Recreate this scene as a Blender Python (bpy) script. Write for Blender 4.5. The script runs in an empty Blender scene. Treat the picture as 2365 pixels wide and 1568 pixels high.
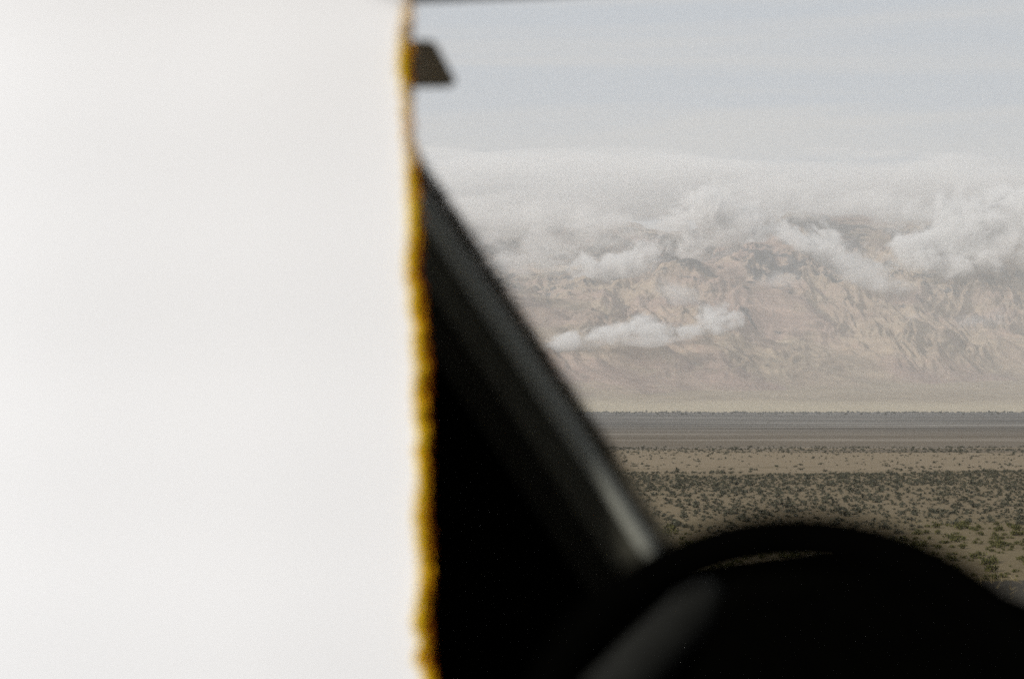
import bpy, bmesh, math, random
import numpy as np
from mathutils import Vector, Matrix

random.seed(4)
RNG = np.random.default_rng(11)
R = math.radians
S = bpy.context.scene
COL = S.collection

# ------------------------------------------------------------------ camera, sky, sun, exposure
EYE = 18.0                                   # eye height above the plain (m)
cam = bpy.data.cameras.new('camera')
cam_o = bpy.data.objects.new('camera', cam)
COL.objects.link(cam_o)
S.camera = cam_o
cam.lens = 50.0
cam.sensor_width = 36.0
cam.clip_start = 0.02
cam.clip_end = 60000.0
PITCH = 0.0469
cam_o.location = (0, 0, EYE)
cam_o.rotation_euler = (math.pi / 2 + PITCH, 0, 0)
cam.dof.use_dof = True
cam.dof.focus_distance = 900.0
cam.dof.aperture_fstop = 3.2

SUN_AZ, SUN_EL = -125.0, 22.0                 # degrees right of the view, degrees above the horizon
sun = bpy.data.lights.new('sun', 'SUN')
sun.energy = 4.4
sun.angle = R(4.0)
sun.color = (1.0, 0.955, 0.89)
sun_o = bpy.data.objects.new('sun', sun)
COL.objects.link(sun_o)
sd = Vector((math.sin(R(SUN_AZ)) * math.cos(R(SUN_EL)), math.cos(R(SUN_AZ)) * math.cos(R(SUN_EL)), math.sin(R(SUN_EL))))
sun_o.rotation_euler = sd.to_track_quat('Z', 'Y').to_euler()

W = bpy.data.worlds.new('World')
S.world = W
W.use_nodes = True
wn, wl = W.node_tree.nodes, W.node_tree.links
wn.clear()
out = wn.new('ShaderNodeOutputWorld')
sky = wn.new('ShaderNodeTexSky')
sky.sky_type = 'NISHITA'
sky.sun_disc = False
sky.sun_elevation = R(SUN_EL)
sky.sun_rotation = R(SUN_AZ)
sky.dust_density = 2.0
bg_sky = wn.new('ShaderNodeBackground')
bg_sky.inputs[1].default_value = 0.10
wl.new(sky.outputs[0], bg_sky.inputs[0])
tc = wn.new('ShaderNodeTexCoord')
mp = wn.new('ShaderNodeMapping')
mp.inputs['Scale'].default_value = (1.5, 1.5, 22.0)
mp.inputs['Rotation'].default_value = (R(1.5), R(-3), 0)
wl.new(tc.outputs['Generated'], mp.inputs[0])
nz = wn.new('ShaderNodeTexNoise')
nz.inputs['Scale'].default_value = 1.3
nz.inputs['Detail'].default_value = 7.0
nz.inputs['Roughness'].default_value = 0.52
nz.inputs['Distortion'].default_value = 0.5
wl.new(mp.outputs[0], nz.inputs['Vector'])
rp = wn.new('ShaderNodeValToRGB')            # thin stratus: blue-grey gaps, paler streaks
rp.color_ramp.elements[0].position = 0.40
rp.color_ramp.elements[0].color = (0.528, 0.584, 0.652, 1)
rp.color_ramp.elements[1].position = 0.62
rp.color_ramp.elements[1].color = (0.645, 0.648, 0.648, 1)
wl.new(nz.outputs['Fac'], rp.inputs[0])
bg_cl = wn.new('ShaderNodeBackground')
bg_cl.inputs[1].default_value = 1.0
wl.new(rp.outputs[0], bg_cl.inputs[0])
mx = wn.new('ShaderNodeMixShader')
mx.inputs[0].default_value = 0.88
wl.new(bg_sky.outputs[0], mx.inputs[1])
wl.new(bg_cl.outputs[0], mx.inputs[2])
wl.new(mx.outputs[0], out.inputs['Surface'])

S.view_settings.view_transform = 'Standard'
S.view_settings.look = 'None'
S.view_settings.exposure = 0.0
S.view_settings.gamma = 1.0
S.view_settings.use_curve_mapping = False
S.render.engine = 'CYCLES'
cy = S.cycles
cy.diffuse_bounces = 3
cy.glossy_bounces = 3
cy.transmission_bounces = 4
cy.volume_bounces = 6
cy.sample_clamp_indirect = 3.0
cy.max_bounces = 10
cy.transparent_max_bounces = 16
cy.use_denoising = False                     # the fine sampling noise sits well with a photograph on film
cy.volume_max_steps = 256


# ------------------------------------------------------------------ helpers
def link(name, me, mats=None, parent=None, loc=None):
    o = bpy.data.objects.new(name, me)
    COL.objects.link(o)
    if mats and me is not None:
        for m in (mats if isinstance(mats, (list, tuple)) else [mats]):
            me.materials.append(m)
    if parent is not None:
        o.parent = parent
    if loc is not None:
        o.location = loc
    return o


def tag(o, label=None, cat=None, group=None, kind=None):
    for k, v in (('label', label), ('category', cat), ('group', group), ('kind', kind)):
        if v:
            o[k] = v
    return o


def mesh_np(name, co, faces, smooth=True, mat_idx=None):
    """co (n,3), faces (m,k) -> mesh"""
    me = bpy.data.meshes.new(name)
    co = np.ascontiguousarray(co, dtype=np.float32)
    faces = np.ascontiguousarray(faces, dtype=np.int32)
    m, k = faces.shape
    me.vertices.add(len(co))
    me.vertices.foreach_set('co', co.ravel())
    me.loops.add(m * k)
    me.loops.foreach_set('vertex_index', faces.ravel())
    me.polygons.add(m)
    me.polygons.foreach_set('loop_start', np.arange(0, m * k, k, dtype=np.int32))
    if mat_idx is not None:
        me.polygons.foreach_set('material_index', np.asarray(mat_idx, dtype=np.int32))
    me.polygons.foreach_set('use_smooth', np.full(m, smooth))
    me.update(calc_edges=True)
    return me


def grid_faces(nr, nc):
    i = np.arange(nr - 1)[:, None] * nc + np.arange(nc - 1)[None, :]
    return np.stack([i, i + 1, i + nc + 1, i + nc], -1).reshape(-1, 4)


_P = np.concatenate([RNG.permutation(512)] * 3)
_G = RNG.normal(size=(512, 3))
_G /= np.linalg.norm(_G, axis=1, keepdims=True)


def perlin(x, y, z=0.0):
    x, y, z = np.broadcast_arrays(np.asarray(x, float), np.asarray(y, float), np.asarray(z, float))
    xi, yi, zi = np.floor(x), np.floor(y), np.floor(z)
    xf, yf, zf = x - xi, y - yi, z - zi
    xi, yi, zi = xi.astype(np.int64) & 511, yi.astype(np.int64) & 511, zi.astype(np.int64) & 511
    u, v, w = (t * t * t * (t * (t * 6 - 15) + 10) for t in (xf, yf, zf))
    r = 0.0
    flat = not np.any(zf)
    for dx in (0, 1):
        for dy in (0, 1):
            for dz in ((0,) if flat else (0, 1)):
                g = _G[_P[_P[_P[xi + dx] + yi + dy] + zi + dz]]
                d = g[..., 0] * (xf - dx) + g[..., 1] * (yf - dy) + g[..., 2] * (zf - dz)
                wt = (u if dx else 1 - u) * (v if dy else 1 - v) * (1 if flat else (w if dz else 1 - w))
                r = r + wt * d
    return r * 1.5


def fbm(x, y, z=0.0, octs=4, gain=0.5):
    a, f, s = 1.0, 1.0, 0.0
    for k in range(octs):
        s = s + a * perlin(x * f + 17.3 * k, y * f - 9.1 * k, (z * f) if np.any(z) else 0.0)
        a *= gain
        f *= 2.03
    return s


def ridged(x, y, octs=5, gain=0.5):
    a, f, s, wgt, tot = 1.0, 1.0, 0.0, 1.0, 0.0
    for k in range(octs):
        n = 1 - np.abs(perlin(x * f + 31.7 * k, y * f + 5.3 * k))
        n = n * n * wgt
        s = s + a * n
        tot += a
        wgt = np.clip(n * 1.6, 0, 1)
        a *= gain
        f *= 2.05
    return s / tot


def sstep(a, b, t):
    t = np.clip((t - a) / (b - a), 0, 1)
    return t * t * (3 - 2 * t)


PXF = 3285.0                                  # focal length in pixels of the 2365 x 1568 view of the photograph


def at(px, py, d):
    """the point of the place seen at (px, py) in the photograph, d metres ahead of the eye"""
    x = (px - 1182.5) / PXF * d
    z = (784 - py) / PXF * d
    c, s = math.cos(PITCH), math.sin(PITCH)
    return Vector((x, d * c - z * s, EYE + d * s + z * c))


# ------------------------------------------------------------------ materials
def new_mat(name):
    m = bpy.data.materials.new(name)
    m.use_nodes = True
    nt = m.node_tree
    return m, nt.nodes, nt.links, nt.nodes['Principled BSDF'], nt.nodes['Material Output']


def noise_node(n, l, vec, scale, detail=4, rough=0.55, dist=0.0):
    t = n.new('ShaderNodeTexNoise')
    t.inputs['Scale'].default_value = scale
    t.inputs['Detail'].default_value = detail
    t.inputs['Roughness'].default_value = rough
    t.inputs['Distortion'].default_value = dist
    if vec is not None:
        l.new(vec, t.inputs['Vector'])
    return t.outputs['Fac']


def ramp(n, l, fac, stops):
    r = n.new('ShaderNodeValToRGB')
    e = r.color_ramp.elements
    while len(e) < len(stops):
        e.new(0.5)
    for el, (p, c) in zip(e, stops):
        el.position = p
        el.color = (*c, 1)
    l.new(fac, r.inputs[0])
    return r.outputs[0]


def mixc(n, l, fac, a, b, mode='MIX'):
    m = n.new('ShaderNodeMix')
    m.data_type = 'RGBA'
    m.blend_type = mode
    for sock, v in ((m.inputs[0], fac), (m.inputs[6], a), (m.inputs[7], b)):
        if isinstance(v, (int, float)):
            sock.default_value = v
        elif isinstance(v, tuple):
            sock.default_value = (*v, 1)
        else:
            l.new(v, sock)
    return m.outputs[2]


def math_node(n, l, op, a, b=None, clamp=False):
    m = n.new('ShaderNodeMath')
    m.operation = op
    m.use_clamp = clamp
    for i, v in enumerate((a, b)):
        if v is None:
            continue
        if isinstance(v, (int, float)):
            m.inputs[i].default_value = v
        else:
            l.new(v, m.inputs[i])
    return m.outputs[0]


def maprange(n, l, v, a, b, c=0.0, d=1.0, smooth=True):
    m = n.new('ShaderNodeMapRange')
    m.interpolation_type = 'SMOOTHSTEP' if smooth else 'LINEAR'
    l.new(v, m.inputs[0])
    for i, t in enumerate((a, b, c, d)):
        m.inputs[i + 1].default_value = t
    return m.outputs[0]


def bump(n, l, p, h, strength, dist):
    b = n.new('ShaderNodeBump')
    b.inputs['Strength'].default_value = strength
    b.inputs['Distance'].default_value = dist
    l.new(h, b.inputs['Height'])
    l.new(b.outputs[0], p.inputs['Normal'])


def mat_ground():
    m, n, l, p, o = new_mat('desert_ground')
    p.inputs['Roughness'].default_value = 1.0
    p.inputs['Specular IOR Level'].default_value = 0.1
    g = n.new('ShaderNodeNewGeometry').outputs['Position']
    sx = n.new('ShaderNodeSeparateXYZ')
    l.new(g, sx.inputs[0])
    y = sx.outputs['Y']
    mpn = n.new('ShaderNodeMapping')
    mpn.inputs['Scale'].default_value = (0.28, 1, 1)
    l.new(g, mpn.inputs[0])
    # wobble the band borders
    w1 = noise_node(n, l, mpn.outputs[0], 0.02, 5, 0.6)
    rel = math_node(n, l, 'MULTIPLY', math_node(n, l, 'SUBTRACT', w1, 0.5), 0.5)
    yy = math_node(n, l, 'MULTIPLY', y, math_node(n, l, 'ADD', rel, 1.0))
    fine = noise_node(n, l, g, 1.3, 6, 0.65)
    mid = noise_node(n, l, g, 0.12, 5, 0.6)
    sand = ramp(n, l, mid, [(0.3, (0.146, 0.117, 0.065)), (0.7, (0.212, 0.170, 0.100))])
    near = ramp(n, l, mid, [(0.3, (0.098, 0.080, 0.032)), (0.7, (0.152, 0.124, 0.054))])
    pale = ramp(n, l, mid, [(0.3, (0.285, 0.228, 0.150)), (0.7, (0.345, 0.280, 0.190))])
    mp2 = n.new('ShaderNodeMapping')
    mp2.inputs['Scale'].default_value = (0.12, 1, 1)
    l.new(g, mp2.inputs[0])
    strk = noise_node(n, l, mp2.outputs[0], 0.010, 7, 0.65)
    dark = ramp(n, l, strk, [(0.42, (0.078, 0.072, 0.064)), (0.50, (0.125, 0.116, 0.102)), (0.56, (0.165, 0.152, 0.134)), (0.63, (0.330, 0.305, 0.270))])
    far = ramp(n, l, strk, [(0.35, (0.430, 0.345, 0.225)), (0.65, (0.560, 0.465, 0.330))])
    c = mixc(n, l, maprange(n, l, yy, 215, 265), near, sand)
    c = mixc(n, l, maprange(n, l, yy, 405, 430), c, pale)
    c = mixc(n, l, maprange(n, l, yy, 560, 620), c, dark)
    c = mixc(n, l, math_node(n, l, 'MULTIPLY', maprange(n, l, y, 1500, 700), 0.6), c, (0.150, 0.115, 0.074))
    c = mixc(n, l, maprange(n, l, y, 4150, 4330), c, far)
    c = mixc(n, l, 0.35, c, ramp(n, l, fine, [(0.3, (0.55, 0.55, 0.55)), (0.7, (1.0, 1.0, 1.0))]), 'MULTIPLY')
    # gravel shoulder of the road
    grav = ramp(n, l, noise_node(n, l, g, 14.0, 5, 0.7), [(0.35, (0.030, 0.027, 0.021)), (0.7, (0.080, 0.070, 0.054))])
    c = mixc(n, l, maprange(n, l, y, 14.0, 20.0), grav, c)
    l.new(c, p.inputs['Base Color'])
    bump(n, l, p, fine, 0.6, 0.15)
    return m


def mat_mountain():
    m, n, l, p, o = new_mat('mountain_rock')
    p.inputs['Roughness'].default_value = 1.0
    p.inputs['Specular IOR Level'].default_value = 0.05
    geo = n.new('ShaderNodeNewGeometry')
    g = geo.outputs['Position']
    sx = n.new('ShaderNodeSeparateXYZ')
    l.new(g, sx.inputs[0])
    nx = n.new('ShaderNodeSeparateXYZ')
    l.new(geo.outputs['Normal'], nx.inputs[0])
    big = noise_node(n, l, g, 0.0011, 6, 0.6, 0.6)
    med = noise_node(n, l, g, 0.006, 7, 0.65, 0.8)
    fine = noise_node(n, l, g, 0.035, 6, 0.7)
    # tilted strata
    mpn = n.new('ShaderNodeMapping')
    mpn.inputs['Rotation'].default_value = (R(14), R(-34), R(20))
    mpn.inputs['Scale'].default_value = (0.12, 0.12, 1.6)
    l.new(g, mpn.inputs[0])
    strat = noise_node(n, l, mpn.outputs[0], 0.009, 6, 0.65, 0.6)
    tan = ramp(n, l, med, [(0.28, (0.290, 0.222, 0.172)), (0.5, (0.395, 0.312, 0.236)), (0.72, (0.500, 0.408, 0.302))])
    pink = ramp(n, l, med, [(0.3, (0.320, 0.230, 0.196)), (0.7, (0.460, 0.347, 0.285))])
    c = mixc(n, l, maprange(n, l, big, 0.42, 0.60), tan, pink)
    c = mixc(n, l, 0.14, c, ramp(n, l, strat, [(0.34, (0.42, 0.43, 0.46)), (0.5, (0.92, 0.92, 0.92)), (0.64, (1.25, 1.2, 1.1))]), 'MULTIPLY')
    # dark rock outcrops and painted blue-grey shadow patches, mostly on steep faces
    steep = maprange(n, l, nx.outputs['Z'], 0.93, 0.74)
    outc_shade = math_node(n, l, 'ADD', math_node(n, l, 'MULTIPLY', steep, 0.10), noise_node(n, l, g, 0.0036, 7, 0.62, 0.8))
    hi = maprange(n, l, sx.outputs['Z'], 200, 950, -0.16, 0.07, False)
    outc_shade = math_node(n, l, 'ADD', outc_shade, hi)
    c = mixc(n, l, math_node(n, l, 'MULTIPLY', maprange(n, l, outc_shade, 0.61, 0.72), 0.85), c, (0.034, 0.052, 0.070))
    # pale alluvial fans below
    fan = ramp(n, l, noise_node(n, l, g, 0.004, 6, 0.6), [(0.3, (0.330, 0.265, 0.190)), (0.7, (0.430, 0.355, 0.262))])
    low = math_node(n, l, 'MULTIPLY', maprange(n, l, nx.outputs['Z'], 0.955, 0.99), maprange(n, l, sx.outputs['Z'], 330, 170))
    c = mixc(n, l, low, c, fan)
    c = mixc(n, l, 0.40, c, ramp(n, l, noise_node(n, l, mpn.outputs[0], 0.028, 6, 0.7, 0.5), [(0.32, (0.50, 0.52, 0.55)), (0.55, (1.0, 1.0, 1.0)), (0.7, (1.2, 1.17, 1.1))]), 'MULTIPLY')
    strip = math_node(n, l, 'MULTIPLY', maprange(n, l, sx.outputs['Y'], 5600, 4700), 0.85)
    c = mixc(n, l, strip, c, (0.530, 0.455, 0.325))
    l.new(c, p.inputs['Base Color'])
    h = math_node(n, l, 'ADD', fine, math_node(n, l, 'MULTIPLY', med, 2.0))
    bump(n, l, p, h, 0.9, 18.0)
    return m


def mat_simple(name, col, rough=0.7, spec=0.3, nscale=None, namt=0.3, bmp=None):
    m, n, l, p, o = new_mat(name)
    p.inputs['Roughness'].default_value = rough
    p.inputs['Specular IOR Level'].default_value = spec
    if nscale:
        tcn = n.new('ShaderNodeTexCoord').outputs['Object']
        f = noise_node(n, l, tcn, nscale, 5, 0.6)
        lo = tuple(c * (1 - namt) for c in col)
        hi = tuple(c * (1 + namt) for c in col)
        l.new(ramp(n, l, f, [(0.3, lo), (0.7, hi)]), p.inputs['Base Color'])
        if bmp:
            bump(n, l, p, f, bmp[0], bmp[1])
    else:
        p.inputs['Base Color'].default_value = (*col, 1)
    return m


def mat_leaf(name, a, b):
    m, n, l, p, o = new_mat(name)
    p.inputs['Roughness'].default_value = 0.9
    p.inputs['Specular IOR Level'].default_value = 0.1
    oi = n.new('ShaderNodeObjectInfo').outputs['Random']
    g = n.new('ShaderNodeNewGeometry')
    f = noise_node(n, l, g.outputs['Position'], 0.8, 3, 0.6)
    f = math_node(n, l, 'ADD', math_node(n, l, 'MULTIPLY', f, 0.6), math_node(n, l, 'MULTIPLY', g.outputs['Random Per Island'], 0.4))
    l.new(ramp(n, l, f, [(0.25, a), (0.75, b)]), p.inputs['Base Color'])
    return m


def mat_cloth(name, col, tcol, tr, weave=None):
    m, n, l, p, o = new_mat(name)
    n.remove(p)
    d = n.new('ShaderNodeBsdfDiffuse')
    t = n.new('ShaderNodeBsdfTranslucent')
    mix = n.new('ShaderNodeMixShader')
    mix.inputs[0].default_value = tr
    d.inputs[0].default_value = (*col, 1)
    t.inputs[0].default_value = (*tcol, 1)
    if weave:
        tcn = n.new('ShaderNodeTexCoord').outputs['Object']
        f = noise_node(n, l, tcn, weave, 4, 0.6)
        r_ = ramp(n, l, f, [(0.2, tuple(c * 0.94 for c in tcol)), (0.8, tcol)])
        l.new(r_, t.inputs[0])
        l.new(r_, d.inputs[0])
        b = n.new('ShaderNodeBump')
        b.inputs['Strength'].default_value = 0.25
        b.inputs['Distance'].default_value = 0.001
        l.new(f, b.inputs['Height'])
        l.new(b.outputs[0], d.inputs['Normal'])
    l.new(d.outputs[0], mix.inputs[1])
    l.new(t.outputs[0], mix.inputs[2])
    l.new(mix.outputs[0], o.inputs['Surface'])
    return m


def mat_cloud(name, dens, scale, thresh, stretch=(1, 1, 1), detail=6, soft=0.22, hard=1.0):
    """scattering vapour; density falls off towards the hull and is broken up by noise"""
    m, n, l, p, o = new_mat(name)
    n.remove(p)
    v = n.new('ShaderNodeVolumePrincipled')
    v.inputs['Color'].default_value = (0.985, 0.985, 0.985, 1)
    v.inputs['Anisotropy'].default_value = 0.25
    tcn = n.new('ShaderNodeTexCoord').outputs['Object']
    ge = n.new('ShaderNodeNewGeometry').outputs['Position']
    vm = n.new('ShaderNodeVectorMath')
    vm.operation = 'LENGTH'
    l.new(tcn, vm.inputs[0])                     # hulls are unit spheres scaled per cloud
    fall = maprange(n, l, vm.outputs['Value'], 0.15, 1.0, 0.62, 0.0, False)
    mpn = n.new('ShaderNodeMapping')
    mpn.inputs['Scale'].default_value = stretch
    l.new(ge, mpn.inputs[0])
    f = noise_node(n, l, mpn.outputs[0], scale, detail, 0.66, 0.5)
    f = math_node(n, l, 'MULTIPLY', math_node(n, l, 'SUBTRACT', f, 0.5), 2.4)
    s = math_node(n, l, 'ADD', f, fall)
    d = maprange(n, l, s, thresh, thresh + soft, 0.0, dens, True)
    l.new(d, v.inputs['Density'])
    l.new(v.outputs[0], o.inputs['Volume'])
    m.cycles.volume_step_rate = 0.4
    return m


M = {
    'ground': mat_ground(),
    'rock': mat_mountain(),
    'road': mat_simple('asphalt', (0.020, 0.0185, 0.016), 1.0, 0.0, 9.0, 0.35, (0.4, 0.02)),
    'leaf_dark': mat_leaf('dark_shrub_leaf', (0.032, 0.033, 0.022), (0.075, 0.072, 0.048)),
    'leaf_olive': mat_leaf('olive_shrub_leaf', (0.038, 0.038, 0.013), (0.090, 0.086, 0.030)),
    'twig': mat_simple('shrub_twig', (0.09, 0.07, 0.045), 0.95, 0.1, 5.0, 0.3),
    'straw': mat_simple('dry_grass', (0.20, 0.16, 0.085), 0.95, 0.1, 3.0, 0.3),
    'black': mat_simple('black_trim', (0.0010, 0.0010, 0.0008), 1.0, 0.0, 60.0, 0.3, (0.3, 0.002)),
    'leather': mat_simple('wheel_leather', (0.0008, 0.0008, 0.0007), 1.0, 0.0, 160.0, 0.3, (0.3, 0.001)),
    'grey': mat_simple('highlight_pillar_trim', (0.19, 0.195, 0.170), 0.5, 0.45, 90.0, 0.12, (0.2, 0.001)),  # trim made lighter to carry the pillar's highlight
    'pillar': mat_simple('pillar_lit_step', (0.044, 0.043, 0.033), 0.8, 0.1, 60.0, 0.2),  # lightest step of the fade painted across the pillar
    'pillar_shade': mat_simple('pillar_shade_step', (0.011, 0.0105, 0.0075), 0.85, 0.05, 60.0, 0.2),  # middle step, shade put into the colour
    'dash': mat_simple('dash_end_trim', (0.009, 0.0094, 0.0084), 0.8, 0.1, 60.0, 0.2),
    'seal': mat_simple('rubber_seal', (0.085, 0.078, 0.060), 0.9, 0.1, 60.0, 0.2),
    'mirror_back': mat_simple('mirror_plastic', (0.27, 0.22, 0.15), 0.75, 0.3, 50.0, 0.15),
    'paint_body': mat_simple('car_paint', (0.030, 0.034, 0.034), 0.4, 0.5, 8.0, 0.1),
    'burn_sheet': mat_cloth('burn_white', (0.870, 0.885, 0.918), (0.870, 0.885, 0.918), 0.16, 420.0),  # white of the added film burn sheet
    'gold': mat_cloth('burn_gold', (1.0, 0.76, 0.030), (1.0, 0.72, 0.03), 0.15),  # fibre colours stand in for the burn's glowing edge
    'amber': mat_cloth('burn_amber', (1.0, 0.50, 0.014), (1.0, 0.47, 0.014), 0.15),
    'brown': mat_cloth('burn_brown', (0.42, 0.11, 0.008), (0.42, 0.11, 0.008), 0.2),
    'cream': mat_cloth('burn_cream', (0.92, 0.79, 0.62), (0.90, 0.78, 0.58), 0.25),
    'rail': mat_simple('rail_metal', (0.35, 0.35, 0.34), 0.4, 0.5),
}


# ------------------------------------------------------------------ ground
def ground_z(x, y):
    """road bench on the left bank of the plain, falling away in front of the car"""
    bench = EYE - 1.42
    d = y + 0 * x - 12.3
    z = bench - 0.115 * (np.sqrt(d * d + 0.6) + d)
    z = 0.5 * (z + np.sqrt(z * z + 1.5)) - 0.35 * sstep(70, 110, d)
    und = fbm(x / 60.0, y / 60.0, octs=3) * 0.35 * sstep(90, 160, y) + perlin(x / 9.0 + 3, y / 9.0) * 0.06 * sstep(14, 40, y)
    return z + und * (1 - sstep(3200, 4000, y)) * (1 - 0.6 * sstep(500, 900, y))


ys = np.unique(np.concatenate([np.linspace(-400, -20, 20), np.linspace(-20, 12.6, 10), np.linspace(12.7, 40, 60), np.linspace(41, 180, 180),
                               np.linspace(181, 700, 300), np.geomspace(705, 4350, 160), [5200, 7000, 10000, 14500, 20000]]))
xh = np.concatenate([np.linspace(0, 60, 50), np.linspace(62, 300, 90), np.geomspace(306, 2000, 50), np.geomspace(2200, 16000, 14)])
xs = np.concatenate([-xh[:0:-1], xh])
X, Y = np.meshgrid(xs, ys)
Z = ground_z(X, Y)
Z = np.where(Y > 4300, -4.0, Z)
ground = link('ground', mesh_np('ground', np.stack([X, Y, Z], -1).reshape(-1, 3), grid_faces(len(ys), len(xs))), M['ground'])
tag(ground, kind='structure')

rx = np.linspace(-300, 300, 61)
ry = np.linspace(-3.0, 8.6, 9)
X, Y = np.meshgrid(rx, ry)
Z = np.full_like(X, EYE - 1.42 + 0.004)
road = link('road', mesh_np('road', np.stack([X, Y, Z], -1).reshape(-1, 3), grid_faces(len(ry), len(rx))), M['road'])
tag(road, kind='structure')
# ------------------------------------------------------------------ mountains
mx_ = np.unique(np.concatenate([np.linspace(-9000, -1500, 160), np.linspace(-1500, 4600, 860), np.linspace(4600, 10000, 120)]))
my_ = np.unique(np.concatenate([np.linspace(4180, 6600, 120), np.linspace(6600, 12000, 520), np.linspace(12000, 15500, 60)]))
X, Y = np.meshgrid(mx_, my_)
wx = X + 420 * fbm(X / 1500 + 4.2, Y / 1500, octs=3)
wy = Y + 420 * fbm(X / 1500 + 44.2, Y / 1500 + 8, octs=3)
front = 7000 + 380 * fbm(X / 1700 + 1.7, X * 0 + 3.1, octs=3) + 0
front = np.clip(front + 0.95 * (X - 1950), 4950, 8300) + 160 * fbm(X / 800 + 7.7, X * 0 + 5.1, octs=3)
t = (wy - front) / (11900.0 - front)
env = np.where(t > 0, 1900 * (0.52 * np.clip(t, 0, 1.3) + 0.48 * sstep(0, 1.0, t)), 0.0)
sx_ = wx - 0.55 * (wy - 7000)
big = ridged(sx_ / 2100 + 2.3, wy / 5200 + 0.7, octs=4)
med = ridged((wx - 0.35 * wy) / 620 + 9.1, wy / 1900 + 4.4, octs=5, gain=0.52)
sml = ridged((wx - 0.25 * wy) / 190 + 1.1, wy / 620 + 7.4, octs=4, gain=0.55)
mask = sstep(0.0, 0.16, t)
H = env * (0.56 + 0.36 * big) + mask * ((med - 0.35) * 150 * (0.45 + 0.8 * np.clip(t, 0, 1)) + (sml - 0.35) * 70 + (ridged(wx / 70, wy / 170, octs=3) - 0.35) * 26)
fan_t = np.clip((Y - 4200) / (front - 4200), 0, 1.6)
fan = 8 + 0.044 * (front - 4200) * fan_t ** 1.35 + 16 * fbm(X / 900, Y / 1400, octs=3) * fan_t + (ridged(X / 260, Y / 1500, octs=3) - 0.4) * 9 * fan_t
Z = np.maximum(H + fan * (1 - 0.0 * mask), fan) - 8.0 + np.where(Y < 4300, -2.0, 0.0)
Z = np.where(Z > 1350, 1350 + (Z - 1350) * 0.40, Z)
mount = link('mountains', mesh_np('mountains', np.stack([X, Y, Z], -1).reshape(-1, 3), grid_faces(len(my_), len(mx_))), M['rock'])
tag(mount, kind='structure')
MX, MY, MZ = mx_, my_, Z                     # (kept to seat the clouds)


# ------------------------------------------------------------------ haze
def box_mesh(name, lo, hi):
    bm = bmesh.new()
    bmesh.ops.create_cube(bm, size=1.0)
    for v in bm.verts:
        v.co = Vector([lo[i] if v.co[i] < 0 else hi[i] for i in range(3)])
    me = bpy.data.meshes.new(name)
    bm.to_mesh(me)
    bm.free()
    return me


hz, n, l, p, o_ = new_mat('haze_air')
n.remove(p)
v = n.new('ShaderNodeVolumePrincipled')
v.inputs['Color'].default_value = (0.97, 0.97, 0.96, 1)
v.inputs['Density'].default_value = 8e-5
v.inputs['Anisotropy'].default_value = 0.2
l.new(v.outputs[0], o_.inputs['Volume'])
haze = link('haze', box_mesh('haze', (-17000, -600, -6), (17000, 21000, float(MZ.max()) + 500)), hz)
tag(haze, kind='stuff')

# ------------------------------------------------------------------ clouds (vapour volumes on the mountain face)
bmh = bmesh.new()
bmesh.ops.create_icosphere(bmh, subdivisions=3, radius=1.0)
hull = bpy.data.meshes.new('cloud')
bmh.to_mesh(hull)
bmh.free()
CM = {
    'puff': mat_cloud('cloud_vapour', 0.030, 0.0048, 0.20, (1, 1, 1.1), 9, 0.42),
    'small': mat_cloud('torn_vapour', 0.030, 0.0080, 0.17, (1, 1, 1.1), 8, 0.40),
    'wisp': mat_cloud('wispy_vapour', 0.0060, 0.0055, 0.17, (0.7, 0.7, 1.2), 9, 0.45),
    'deck': mat_cloud('stratus_vapour', 0.0023, 0.0011, 0.03, (0.5, 0.5, 5.0), 7, 0.26),
}


def slope_distance(px, py):
    for d_ in np.arange(4500, 13000, 60.0):
        p_ = at(px, py, float(d_))
        i_ = min(len(MX) - 1, int(np.searchsorted(MX, p_.x)))
        j_ = min(len(MY) - 1, int(np.searchsorted(MY, p_.y)))
        if MZ[j_, i_] > p_.z:
            return float(d_)
    return 1e9


def cloud(px, py, w, h, d, kind, roll=0.0, depth=None):
    me = hull.copy()
    o = link('cloud', me, CM[kind])
    if kind != 'deck':                        # float just off the slope behind it
        d = min(d, slope_distance(px, py + 0.3 * h) - 0.10 * w / PXF * d - 60)
    o.location = at(px, py, d)
    sx, sz = w / PXF * d / 2, h / PXF * d / 2
    o.scale = (sx, depth or max(sz * 1.1, sx * 0.4), sz)
    o.rotation_euler = (0, R(roll), 0)
    tag(o, kind='stuff')
    return o


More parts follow.
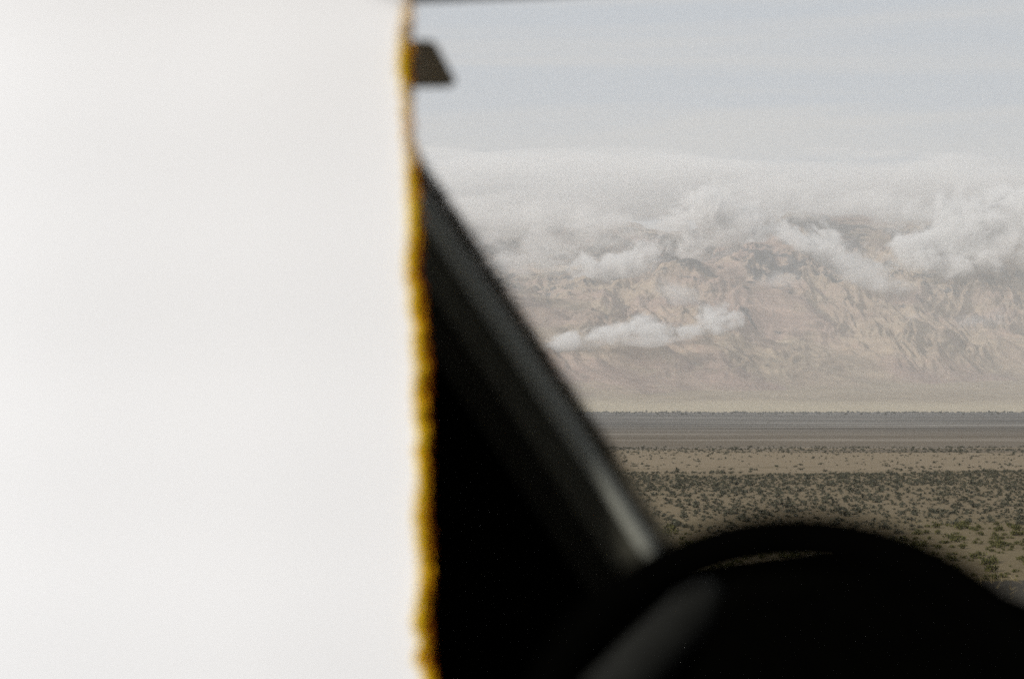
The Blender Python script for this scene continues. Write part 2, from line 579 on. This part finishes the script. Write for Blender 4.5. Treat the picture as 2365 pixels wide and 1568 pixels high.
CLOUDS = [
    # px, py, width, height (pixels of the photograph), distance, kind, roll
    (1690, 530, 430, 190, 9700, 'puff', 6),
    (1635, 485, 170, 150, 9600, 'puff', 0),
    (1900, 575, 430, 120, 9500, 'puff', 20),
    (2010, 635, 300, 90, 9200, 'wisp', 22),
    (2250, 540, 420, 260, 9500, 'puff', -8),
    (2180, 605, 300, 130, 9300, 'puff', 10),
    (2360, 480, 260, 190, 9600, 'puff', 0),
    (1400, 615, 360, 105, 9000, 'puff', -14),
    (1230, 590, 330, 150, 9600, 'wisp', -4),
    (1380, 555, 420, 90, 9800, 'wisp', 0),
    (1310, 788, 190, 60, 7900, 'small', -10),
    (1400, 775, 210, 75, 7900, 'small', -6),
    (1500, 762, 210, 90, 7900, 'small', 0),
    (1590, 765, 200, 70, 7900, 'small', 4),
    (1655, 735, 150, 95, 7850, 'small', 0),
    (1440, 790, 420, 40, 7900, 'wisp', -3),
    (1560, 670, 260, 75, 8700, 'wisp', 30),
    (2080, 660, 260, 60, 8700, 'wisp', 8),
    (2300, 740, 260, 60, 8200, 'wisp', -4),
    (2110, 735, 130, 60, 8100, 'wisp', 0),
    (1790, 650, 160, 50, 8900, 'wisp', -10),
    (1050, 620, 400, 160, 9400, 'wisp', 0),
    (1300, 440, 1100, 190, 10300, 'deck', -2),
    (1950, 445, 1400, 185, 10700, 'deck', 1),
    (900, 460, 900, 250, 10200, 'deck', 0),
    (2500, 440, 1100, 200, 10600, 'deck', 0),
    (1250, 520, 800, 110, 9900, 'wisp', 0),
    (1800, 460, 560, 150, 10000, 'wisp', 8),
    (2080, 500, 420, 120, 9900, 'wisp', 14),
]
for c in CLOUDS:
    cloud(*c)


# ------------------------------------------------------------------ desert shrubs
def shrub_arrays(seed, nleaf, size=0.16):
    """open dome of leaf clumps: quads scattered through a lumpy half-ellipsoid (unit radius)"""
    r = np.random.default_rng(seed)
    lob = r.normal(size=(5, 3)) * (0.45, 0.45, 0.18) + (0, 0, 0.45)
    pts = lob[r.integers(0, 5, nleaf)] + r.normal(size=(nleaf, 3)) * (0.27, 0.27, 0.22)
    pts[:, 2] = np.abs(pts[:, 2])
    a = r.normal(size=(nleaf, 3))
    a /= np.linalg.norm(a, axis=1, keepdims=True)
    b = np.cross(a, r.normal(size=(nleaf, 3)))
    b /= np.linalg.norm(b, axis=1, keepdims=True)
    s = (size * r.uniform(0.6, 1.5, nleaf))[:, None]
    co = np.stack([pts - a * s, pts + b * s * 0.7, pts + a * s, pts - b * s * 0.7], 1)
    co[..., 2] = np.maximum(co[..., 2], 0.0)
    return co.reshape(-1, 3), np.arange(nleaf * 4).reshape(-1, 4)


def twig_arrays(seed, nt=9):
    r = np.random.default_rng(seed + 90)
    co, f = [], []
    for k in range(nt):
        a = r.uniform(0, 6.28)
        tip = np.array([math.cos(a) * r.uniform(.2, .7), math.sin(a) * r.uniform(.2, .7), r.uniform(.5, .85)])
        base = np.array([math.cos(a) * .05, math.sin(a) * .05, -0.05])
        for q in range(3):
            th = q * 2.094
            co.append(base + np.array([math.cos(th), math.sin(th), 0]) * 0.03)
        co.append(tip)
        i = 4 * k
        f += [(i, i + 1, i + 3), (i + 1, i + 2, i + 3), (i + 2, i, i + 3)]
    return np.array(co), np.array(f)


VAR = []
for k in range(6):
    c_, f_ = shrub_arrays(k, 150)
    tc_, tf_ = twig_arrays(k)
    kind_ = 'leaf_olive' if k % 2 else 'leaf_dark'
    fo = mesh_np('foliage', c_, f_, smooth=False)
    fo.materials.append(M[kind_])
    tw = mesh_np('twigs', tc_, tf_, smooth=False)
    tw.materials.append(M['twig'])
    VAR.append((fo, tw))


def density(x, y):
    """chance of a shrub per candidate: bands read off the photograph"""
    n1 = fbm(x / 34.0, y / 16.0, octs=4, gain=0.6)
    n2 = fbm(x / 70.0 + 8, y / 70.0, octs=2)
    d = np.zeros_like(x)
    d = np.where((y > 108) & (y < 215), 0.46 + 0.6 * n1 + 0.3 * n2, d)
    d = np.where((y >= 215) & (y < 330), 0.66 + 0.7 * n1, d)
    d = np.where((y >= 330) & (y < 400 + 55 * n2), 1.15 + 0.4 * n1, d)
    d = np.where((y >= 400 + 55 * n2) & (y < 580), 0.035 + 0.10 * np.clip(n1, 0, 1), d)
    d = np.where((y >= 560) & (y < 640), 0.30 + 0.5 * n1, d)
    return d


def scatter(step, y0, y1, xr):
    yv = np.arange(y0, y1, step)
    xv = np.arange(xr[0], xr[1], step)
    gx, gy = np.meshgrid(xv, yv)
    gx = gx + RNG.uniform(-.5, .5, gx.shape) * step
    gy = gy + RNG.uniform(-.5, .5, gy.shape) * step
    keep = RNG.uniform(size=gx.shape) < density(gx, gy)
    return np.stack([gx[keep], gy[keep]], 1)


def in_view(p):
    px = 1182.5 + PXF * p[:, 0] / p[:, 1]
    return px


pts = scatter(1.8, 108, 640, (-190, 420))
px = in_view(pts)
pts = pts[(px > 900 - RNG.uniform(0, 900, len(px))) & (px < 2600 + RNG.uniform(0, 1300, len(px)))]
px = in_view(pts)
py = 938 + PXF * EYE / pts[:, 1]
wheel = np.hypot(px - 1850, py - 1910) < 690
seen = (px > 1182 + (py - 400) * 0.66 - 207) & (px < 2375) & ~wheel & (py < 1330)
order = np.argsort(pts[:, 1] + np.where(seen, 0, 1e6))
ind, rest = order[:300], order[300:]
szs = np.clip(RNG.gamma(5.0, 0.070, len(pts)), 0.14, 0.95) * (1 + 0.15 * sstep(215, 175, pts[:, 1]))
proto = {}
for i in ind:
    x, y = pts[i]
    olive = y < 205 + 20 * math.sin(x * 0.11)
    k = RNG.integers(0, 3) * 2 + (1 if olive else 0)
    e = bpy.data.objects.new('desert_shrub', None)
    COL.objects.link(e)
    e.location = (x, y, float(ground_z(np.array(x), np.array(y))))
    s = szs[i]
    e.scale = (s * RNG.uniform(.9, 1.25), s * RNG.uniform(.9, 1.25), s * RNG.uniform(.95, 1.35))
    e.rotation_euler = (0, 0, RNG.uniform(0, 6.28))
    q = px[i]
    if olive:
        if q > 2100 and y < 172:
            tag(e, 'olive green shrub at the edge of the dark road, right of the steering wheel', 'shrub', 'olive shrubs along the road edge')
        elif q > 2100:
            tag(e, 'olive green shrub on tan ground set back from the road, right of the wheel', 'shrub', 'olive shrubs set back from the road')
        elif q > 1700:
            tag(e, 'low olive green shrub just above the top of the steering wheel rim', 'shrub', 'olive shrubs above the wheel rim')
        else:
            tag(e, 'blurred olive green shrub in the corner between the pillar foot and steering wheel', 'shrub', 'olive shrubs by the pillar foot')
    elif q > 2000:
        tag(e, 'small dark grey green shrub beyond the olive shrubs, towards the right', 'shrub', 'dark shrubs on the right of the plain')
    else:
        tag(e, 'small dark grey green shrub beyond the olive shrubs, between pillar and wheel top', 'shrub', 'dark shrubs on the middle of the plain')
    for nm, me in zip(('foliage', 'twigs'), VAR[k]):
        if (k, nm) in proto:
            ch = proto[k, nm].copy()
            COL.objects.link(ch)
        else:
            ch = proto[k, nm] = link(nm, me)
        ch.parent = e


def joined(name, P, s, nleaf, mat, lsize):
    vs, fs, base = [], [], 0
    zz = ground_z(P[:, 0], P[:, 1])
    lib = [shrub_arrays(50 + k, nleaf, lsize) for k in range(8)]
    for (x, y), z, sc in zip(P, zz, s):
        c, f = lib[RNG.integers(0, 8)]
        a = RNG.uniform(0, 6.28)
        ca, sa = math.cos(a), math.sin(a)
        q = np.empty_like(c)
        q[:, 0] = (c[:, 0] * ca - c[:, 1] * sa) * sc + x
        q[:, 1] = (c[:, 0] * sa + c[:, 1] * ca) * sc + y
        q[:, 2] = c[:, 2] * sc * 0.95 + z
        vs.append(q)
        fs.append(f + base)
        base += len(c)
    return tag(link(name, mesh_np(name, np.concatenate(vs), np.concatenate(fs), smooth=False), mat), kind='stuff')


near_r = rest[pts[rest, 1] < 205]
far_r = rest[pts[rest, 1] >= 205]
if len(near_r):
    joined('near_scrub', pts[near_r], szs[near_r], 90, M['leaf_olive'], 0.20)
joined('plain_scrub', pts[far_r], szs[far_r], 42, M['leaf_dark'], 0.27)
# scrub line along the far rim of the dark plain
n_ = 2600
fp = np.stack([RNG.uniform(-900, 2000, n_), np.where(RNG.uniform(size=n_) < 0.75, 4120 + RNG.normal(0, 45, n_), RNG.uniform(3000, 4100, n_))], 1)
joined('far_scrub', fp, np.clip(RNG.gamma(3.0, 0.55, n_), 0.5, 5), 16, M['leaf_dark'], 0.55)

# dry grass along the road edge
n_ = 2600
gx = RNG.uniform(-2, 12, n_)
gy = 10.4 + RNG.gamma(3.0, 0.8, n_)
gz = ground_z(gx, gy)
hgt = RNG.uniform(0.015, 0.055, n_)
th = RNG.uniform(0, 6.28, n_)
b0 = np.stack([gx - np.cos(th) * .004, gy - np.sin(th) * .004, gz - 0.01], 1)
b1 = np.stack([gx + np.cos(th) * .004, gy + np.sin(th) * .004, gz - 0.01], 1)
tp = np.stack([gx + RNG.normal(0, .05, n_), gy + RNG.normal(0, .05, n_), gz + hgt], 1)
co = np.stack([b0, b1, tp], 1).reshape(-1, 3)
tag(link('dry_grass', mesh_np('dry_grass', co, np.arange(n_ * 3).reshape(-1, 3), smooth=False), M['straw']), kind='stuff')

# ------------------------------------------------------------------ the car, seen from inside
car = bpy.data.objects.new('car', None)
COL.objects.link(car)
car.location = (0, 0, EYE - 1.42)
tag(car, 'dark car cabin seen from inside, with slanting window pillar and steering wheel', 'car')


def part(name, me, mat, parent=car, smooth=None):
    o = link(name, me, mat)
    o.parent = parent
    # meshes are modelled in place; keep them there under the parent
    o.matrix_parent_inverse = Matrix.Translation(-Vector(car.location)) if parent is car else Matrix()
    return o


def bevel_box(name, lo, hi, bev=0.01, seg=3):
    bm = bmesh.new()
    bmesh.ops.create_cube(bm, size=1.0)
    for v in bm.verts:
        v.co = Vector([lo[i] if v.co[i] < 0 else hi[i] for i in range(3)])
    bmesh.ops.bevel(bm, geom=bm.edges[:], offset=bev, segments=seg, affect='EDGES')
    for f in bm.faces:
        f.smooth = True
    me = bpy.data.meshes.new(name)
    bm.to_mesh(me)
    bm.free()
    return me


def loft(name, rings, closed=True, caps=True):
    """rings: list of equal-length point lists"""
    nr, nc = len(rings), len(rings[0])
    bm = bmesh.new()
    vv = [[bm.verts.new(p) for p in r] for r in rings]
    for i in range(nr - 1):
        for j in range(nc if closed else nc - 1):
            k = (j + 1) % nc
            bm.faces.new((vv[i][j], vv[i][k], vv[i + 1][k], vv[i + 1][j]))
    if closed and caps:
        bm.faces.new(vv[0][::-1])
        bm.faces.new(vv[-1])
    bmesh.ops.recalc_face_normals(bm, faces=bm.faces[:])
    for f in bm.faces:
        f.smooth = len(f.verts) == 4
    me = bpy.data.meshes.new(name)
    bm.to_mesh(me)
    bm.free()
    return me


def catmull(pts, n):
    P = [Vector(p) for p in pts]
    P = [P[0] * 2 - P[1]] + P + [P[-1] * 2 - P[-2]]
    out_ = []
    for i in range(1, len(P) - 2):
        for k in range(n):
            t_ = k / n
            a, b, c, d = P[i - 1], P[i], P[i + 1], P[i + 2]
            out_.append(0.5 * ((2 * b) + (c - a) * t_ + (2 * a - 5 * b + 4 * c - d) * t_ ** 2 + (3 * b - a - 3 * c + d) * t_ ** 3))
    out_.append(P[-2])
    return out_


# window pillar: swept section, grey rounded trim along its right side, fade from highlight to black painted in stepped colours
DP = 1.42
B_, T_ = at(1668, 1452, DP), at(760, 74, DP)
axis = (T_ - B_).normalized()
toeye = (Vector((0, 0, EYE)) - (B_ + T_) / 2)
toeye = (toeye - axis * toeye.dot(axis)).normalized()
left = toeye.cross(axis).normalized()
if left.x > 0:
    left = -left


def section(pts2, n=6):
    return catmull([(a, b, 0) for a, b in pts2], n)


def sweep(name, prof, close_back):
    pr = [Vector(p) for p in prof] + [Vector((prof[-1][0], -close_back, 0)), Vector((prof[0][0], -close_back, 0))]
    rings = []
    for k in range(15):
        c = B_.lerp(T_, k / 14)
        rings.append([c + left * p.x + toeye * p.y for p in pr])
    return loft(name, rings)


K = DP / 1.06
def sec(p_):
    return section([(a * K, b * K) for a, b in p_], 8)


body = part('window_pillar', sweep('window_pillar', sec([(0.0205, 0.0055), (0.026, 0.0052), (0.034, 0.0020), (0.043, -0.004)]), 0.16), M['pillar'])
part('pillar_trim', sweep('pillar_trim', sec([(0.0050, 0.000), (0.0062, 0.0068), (0.0095, 0.0108), (0.0130, 0.0118), (0.0165, 0.0104), (0.0202, 0.0058)]), 0.02), M['grey'], body)
part('window_seal', sweep('window_seal', sec([(0.000, -0.006), (0.0015, 0.001), (0.0048, 0.002)]), 0.016), M['seal'], body)
part('shade_step', sweep('shade_step', sec([(0.0432, -0.0042), (0.052, -0.012), (0.062, -0.025), (0.070, -0.036)]), 0.16), M['pillar_shade'], body)  # strip of the pillar coloured as half shade
part('shade_end', sweep('shade_end', sec([(0.0702, -0.0362), (0.10, -0.062), (0.15, -0.09), (0.24, -0.11)]), 0.16), M['black'], body)  # black end of the painted fade
n_ = 9000                                     # bristles added beside the seal to soften the pillar's defocused edge
ax_, lf_, te_ = (np.array(v_) for v_ in (axis, left, toeye))
tt = RNG.uniform(0, 1, n_)[:, None]
rt = np.array(B_) * (1 - tt) + np.array(T_) * tt + lf_ * 0.004 + te_ * RNG.uniform(-.006, .002, n_)[:, None]
ln_ = (0.002 + 0.016 * RNG.uniform(0, 1, n_) ** 1.6)[:, None]
dr_ = -lf_ + ax_ * RNG.normal(0, .25, n_)[:, None] + te_ * RNG.normal(0, .2, n_)[:, None]
co = np.stack([rt - ax_ * 0.0007, rt + ax_ * 0.0007, rt + dr_ * ln_], 1).reshape(-1, 3)
pile = part('soft_edge_pile', mesh_np('soft_edge_pile', co, np.arange(n_ * 3).reshape(-1, 3), smooth=False), M['seal'], body)
tag(pile, kind='stuff')

# roof lining, sill, door panel, back wall
zc = EYE
part('roof', bevel_box('roof', (-0.60, -1.6, zc + 0.62), (1.45, 1.36, zc + 0.68), 0.02), M['black'])
part('floor', bevel_box('floor', (-0.80, -1.6, zc - 1.05), (1.45, 1.9, zc - 1.00), 0.01), M['black'])
part('back_panel', bevel_box('back_panel', (-0.60, -1.64, zc - 1.0), (1.2, -1.60, zc - 0.1), 0.01), M['black'])
part('door', bevel_box('door', (-0.86, -1.6, zc - 1.0), (-0.80, 1.9, zc - 0.42), 0.02), M['paint_body'])
hdr = [at(a_, b_, 1.34) for a_, b_ in ((905, 11), (945, 8), (1250, -6), (1800, -40), (3000, -90), (4600, -150))]
rings = []
for q in hdr:
    rings.append([q + Vector((0, a, b)) for a, b in ((0, 0), (0.012, 0.008), (0.014, 0.05), (0.0, 0.26), (-0.012, 0.26), (-0.012, 0.008))])
part('roof_header', loft('roof_header', rings), M['black'])

part('header_end', bevel_box('header_end', (-0.62, 1.57, zc + 0.50), (-0.10, 1.62, zc + 0.68), 0.012), M['black'])

# rear view mirror hung from the header: its right end shows beside the added sheet
DM = 1.38
poly = [(700, 196), (1040, 192), (1052, 182), (1008, 100), (996, 92), (700, 88)]
cen = at(860, 140, DM)
rings = []
for dd, sc in ((0.0, 0.985), (0.004, 1.0), (0.020, 0.99), (0.040, 0.80), (0.046, 0.55)):
    ring = []
    for a, b in poly:
        q = at(a, b, DM)
        ring.append(cen + (q - cen) * sc + Vector((0, dd, 0)))
    rings.append(ring)
mir = part('rear_view_mirror', loft('rear_view_mirror', rings), M['mirror_back'])
st = [at(800, 130, DM) + Vector((0, 0.035, 0)), at(790, 20, DM) + Vector((0, 0.02, 0)), at(780, -80, DM)]
rings = [[q + Vector((math.cos(a) * .008, math.sin(a) * .008, 0)) for a in [k * math.pi / 6 for k in range(12)]] for q in st]
part('mirror_stem', loft('mirror_stem', rings), M['black'], mir)

# dashboard, instrument hood
part('dashboard', bevel_box('dashboard', (-0.79, 1.50, zc - 0.80), (1.4, 1.80, zc - 0.262), 0.03, 5), M['black'])
arc = []
DH = 1.20
hood_prof = []
for k in range(25):
    a = math.pi * k / 24
    hood_prof.append((1962 - math.cos(a) * 560, 1560 - math.sin(a) * 247))
rings = []
for dd, sc in ((-0.06, 0.93), (-0.055, 1.0), (0.0, 1.0), (0.10, 0.96), (0.16, 0.80)):
    ring = []
    for a, b in hood_prof + [(2522, 1800), (1402, 1800)]:
        q = at(1962 + (a - 1962) * sc, 1600 + (b - 1600) * sc, DH)
        ring.append(q + Vector((0, dd, 0)))
    rings.append(ring)
part('instrument_hood', loft('instrument_hood', rings), M['black'])
# grey rounded end of the dash seen through the wheel, continuing below the pillar
p0, p1 = at(1600, 1415, 1.15), at(1290, 1720, 1.12)
axd = (p1 - p0).normalized()
sd2 = axd.cross(Vector((0, -1, 0))).normalized()
up2 = sd2.cross(axd).normalized()
rings = []
for k, sc in ((-0.03, 0.35), (-0.018, 0.75), (0.0, 1.0), (0.3, 1.05), (1.0, 1.1)):
    c = p0 + (p1 - p0) * k if k >= 0 else p0 + axd * k
    rings.append([c + sd2 * math.cos(a) * 0.022 * sc + up2 * math.sin(a) * 0.017 * sc for a in [q * math.pi / 8 for q in range(16)]])
part('dash_trim', loft('dash_trim', rings), M['dash'])

# steering wheel
DW = 0.72
wc = at(1862, 1884, DW)
RW, rw = 0.1450, 0.0140
vdir = (Vector((0, 0, EYE)) - wc).normalized()
wz = (vdir + Vector((0.03, 0, 0.10))).normalized()
wxa = Vector((0, 0, 1)).cross(wz).normalized()
wya = wz.cross(wxa)
steer = bpy.data.objects.new('steering_wheel', None)
COL.objects.link(steer)
steer.parent = car
steer.location = wc - Vector(car.location)


def wpart(name, me, mat):
    o = link(name, me, mat)
    o.parent = steer
    return o


rings = []
NS, NT = 96, 16
for i in range(NS):
    a = 2 * math.pi * i / NS
    cdir = wxa * math.cos(a) + wya * math.sin(a)
    rings.append([cdir * (RW + rw * math.cos(b)) + wz * rw * math.sin(b) for b in [2 * math.pi * j / NT for j in range(NT)]])
rings.append(rings[0])
wpart('rim', loft('rim', rings, caps=False), M['leather'])
for a in (R(188), R(-8), R(270)):
    cd = wxa * math.cos(a) + wya * math.sin(a)
    sdv = wz.cross(cd)
    rr = []
    for t_, w_, dep in ((0.05, 0.026, -0.02), (0.08, 0.018, -0.014), (0.12, 0.015, -0.004), (0.139, 0.018, 0.0)):
        c = cd * t_ + wz * dep
        rr.append([c + sdv * w_ * math.cos(b) + wz * 0.007 * math.sin(b) for b in [2 * math.pi * j / 12 for j in range(12)]])
    wpart('spoke', loft('spoke', rr), M['leather'])
rr = []
for dep, r_ in ((-0.05, 0.045), (-0.03, 0.062), (-0.008, 0.065), (0.004, 0.055), (0.008, 0.025)):
    rr.append([(wxa * math.cos(b) + wya * math.sin(b)) * r_ + wz * dep for b in [2 * math.pi * j / 28 for j in range(28)]])
wpart('hub', loft('hub', rr), M['leather'])
rr = [[(wxa * math.cos(b) + wya * math.sin(b)) * 0.028 + wz * dep for b in [2 * math.pi * j / 16 for j in range(16)]] for dep in (-0.045, -0.42)]
wpart('column', loft('column', rr), M['black'])

# ------------------------------------------------------------------ added white sheet standing in for the film burn at left
CD = 1.30                                    # distance of its free edge ahead of the eye


def edge_x(v):
    """free edge, v = height about the eye line in m; wavy and leaning a little"""
    px_ = 968 - (v - 0.061) * 98 + 6 * math.sin(v * 15 + 1.0) + 4 * math.sin(v * 37)
    return (px_ - 1182.5) / PXF * CD


burn_standin = bpy.data.objects.new('burn_standin', None)
COL.objects.link(burn_standin)
burn_standin.location = (-0.40, CD + 0.10, zc + 0.47)
tag(burn_standin, 'added white sheet standing in for film burn, golden brown edge, left of the pillar', 'burn_standin')
org = Vector(burn_standin.location)
NV, NU = 90, 140
co = np.zeros((NV, NU, 3))
cdirx, cdiry = -0.93, 0.30                   # the added sheet runs back towards the left side
for i in range(NV):
    v_ = -0.50 + 0.965 * i / (NV - 1)
    ex = edge_x(v_)
    for j in range(NU):
        u = 0.64 * j / (NU - 1)
        fold = 0.0010 * math.sin(u * 17 + 0.6 * math.sin(v_ * 3)) * min(1, u * 6)
        co[i, j] = (ex + cdirx * u, CD + cdiry * u - fold, zc + v_)
cl = mesh_np('burn_sheet', co.reshape(-1, 3) - np.array(org), grid_faces(NV, NU))
burn_sheet = link('burn_sheet', cl, M['burn_sheet'])
burn_sheet.parent = burn_standin

# added fibres coloured as the burn's glow: pale, golden, amber, dark brown outside
strands, fidx, mid_ = [], [], []
base = 0
NST = 8500
for k in range(NST):
    v_ = RNG.uniform(-0.34, 0.46)
    layer = RNG.choice(4, p=[0.08, 0.40, 0.30, 0.22])
    thick = 0.60 + 0.50 * float(perlin(v_ * 29, 2.2)) + 0.25 * float(perlin(v_ * 83, 7.7))
    up_ = sstep(0.19, 0.25, v_) * (1 - math.exp(-((v_ - 0.317) / 0.024) ** 2))   # fibres thin out towards the top
    if RNG.uniform() < 0.60 * up_ + (0.35 if thick < 0.35 else 0):
        continue
    ex = edge_x(v_)
    off = (-0.0056, -0.0030, 0.0010, 0.0032)[layer] + RNG.normal(0, 0.0010)
    off += 0.0050 * (float(perlin(v_ * 23, 4.4)) + 0.8 * float(perlin(v_ * 71, 9.4)) * float(1 + perlin(v_ * 11, 2.4))) * (1 if layer < 3 else 0.5)
    root = np.array([ex + off, CD - 0.003 - (0.004, 0.005, 0.002, 0.0)[layer] + RNG.uniform(-0.002, 0.002), zc + v_])
    ln = RNG.uniform(0.004, 0.010) * (0.7 + 0.6 * thick)
    ang = RNG.normal((-2.05, -2.0, -1.75, -1.6)[layer], 0.25)
    dirv = np.array([math.cos(ang), RNG.normal(0, 0.25), math.sin(ang)])
    dirv /= np.linalg.norm(dirv)
    side = np.cross(dirv, [0, 1, 0.2])
    side /= np.linalg.norm(side)
    w_ = RNG.uniform(0.0004, 0.0010)
    midp = root + dirv * ln * 0.5 + np.array([RNG.normal(0, .0006), RNG.normal(0, .0006), 0.0])
    tip = root + dirv * ln + np.array([0.0012, 0, -0.0006])
    strands += [root - side * w_, root + side * w_, midp + side * w_ * .8, midp - side * w_ * .8, tip + side * 1e-5, tip - side * 1e-5]
    fidx += [(base, base + 1, base + 2, base + 3), (base + 3, base + 2, base + 4, base + 5)]
    base += 6
    mi = layer if not (up_ > 0.5 and layer == 3 and RNG.uniform() < 0.85) else 0
    if up_ > 0.5 and layer in (1, 2) and RNG.uniform() < 0.75:
        mi = 0
    mid_ += [mi, mi]
fr = mesh_np('burn_edge', np.array(strands) - np.array(org), np.array(fidx), smooth=False, mat_idx=mid_)
fr_o = link('burn_edge', fr, [M['cream'], M['gold'], M['amber'], M['brown']])
fr_o.parent = burn_standin
tag(fr_o, 'added golden to dark brown fibres for the film burn edge', kind='stuff')
hv = np.linspace(-0.34, 0.46, 240)
co = np.array([[(edge_x(a) - 0.0048 - 0.0016 * float(perlin(a * 60, 8.2)) - 0.0030 * float(perlin(a * 23, 4.4)), CD - 0.0015, zc + a), (edge_x(a) + 0.0008, CD - 0.0012, zc + a)] for a in hv]).reshape(-1, 3)
hm = mesh_np('burn_rim', co - np.array(org), grid_faces(240, 2), mat_idx=[0 if a > 0.23 and abs(a - 0.317) > 0.03 else 1 for a in hv[:-1]])
burn_rim = link('burn_rim', hm, [M['cream'], M['gold']])
burn_rim.parent = burn_standin
tag(burn_rim, 'added golden strip for the glow of the film burn edge')
# added rail holding the sheet
r0 = Vector((edge_x(0.45) + 0.02, CD + 0.01, zc + 0.475))
r1 = r0 + Vector((cdirx, cdiry, 0)) * 0.68
rings = [[q + Vector((0, math.cos(a) * .006, math.sin(a) * .006)) - org for a in [k * math.pi / 6 for k in range(12)]] for q in (r0, r1)]
ro = link('standin_rail', loft('standin_rail', rings), M['rail'])
ro.parent = burn_standin
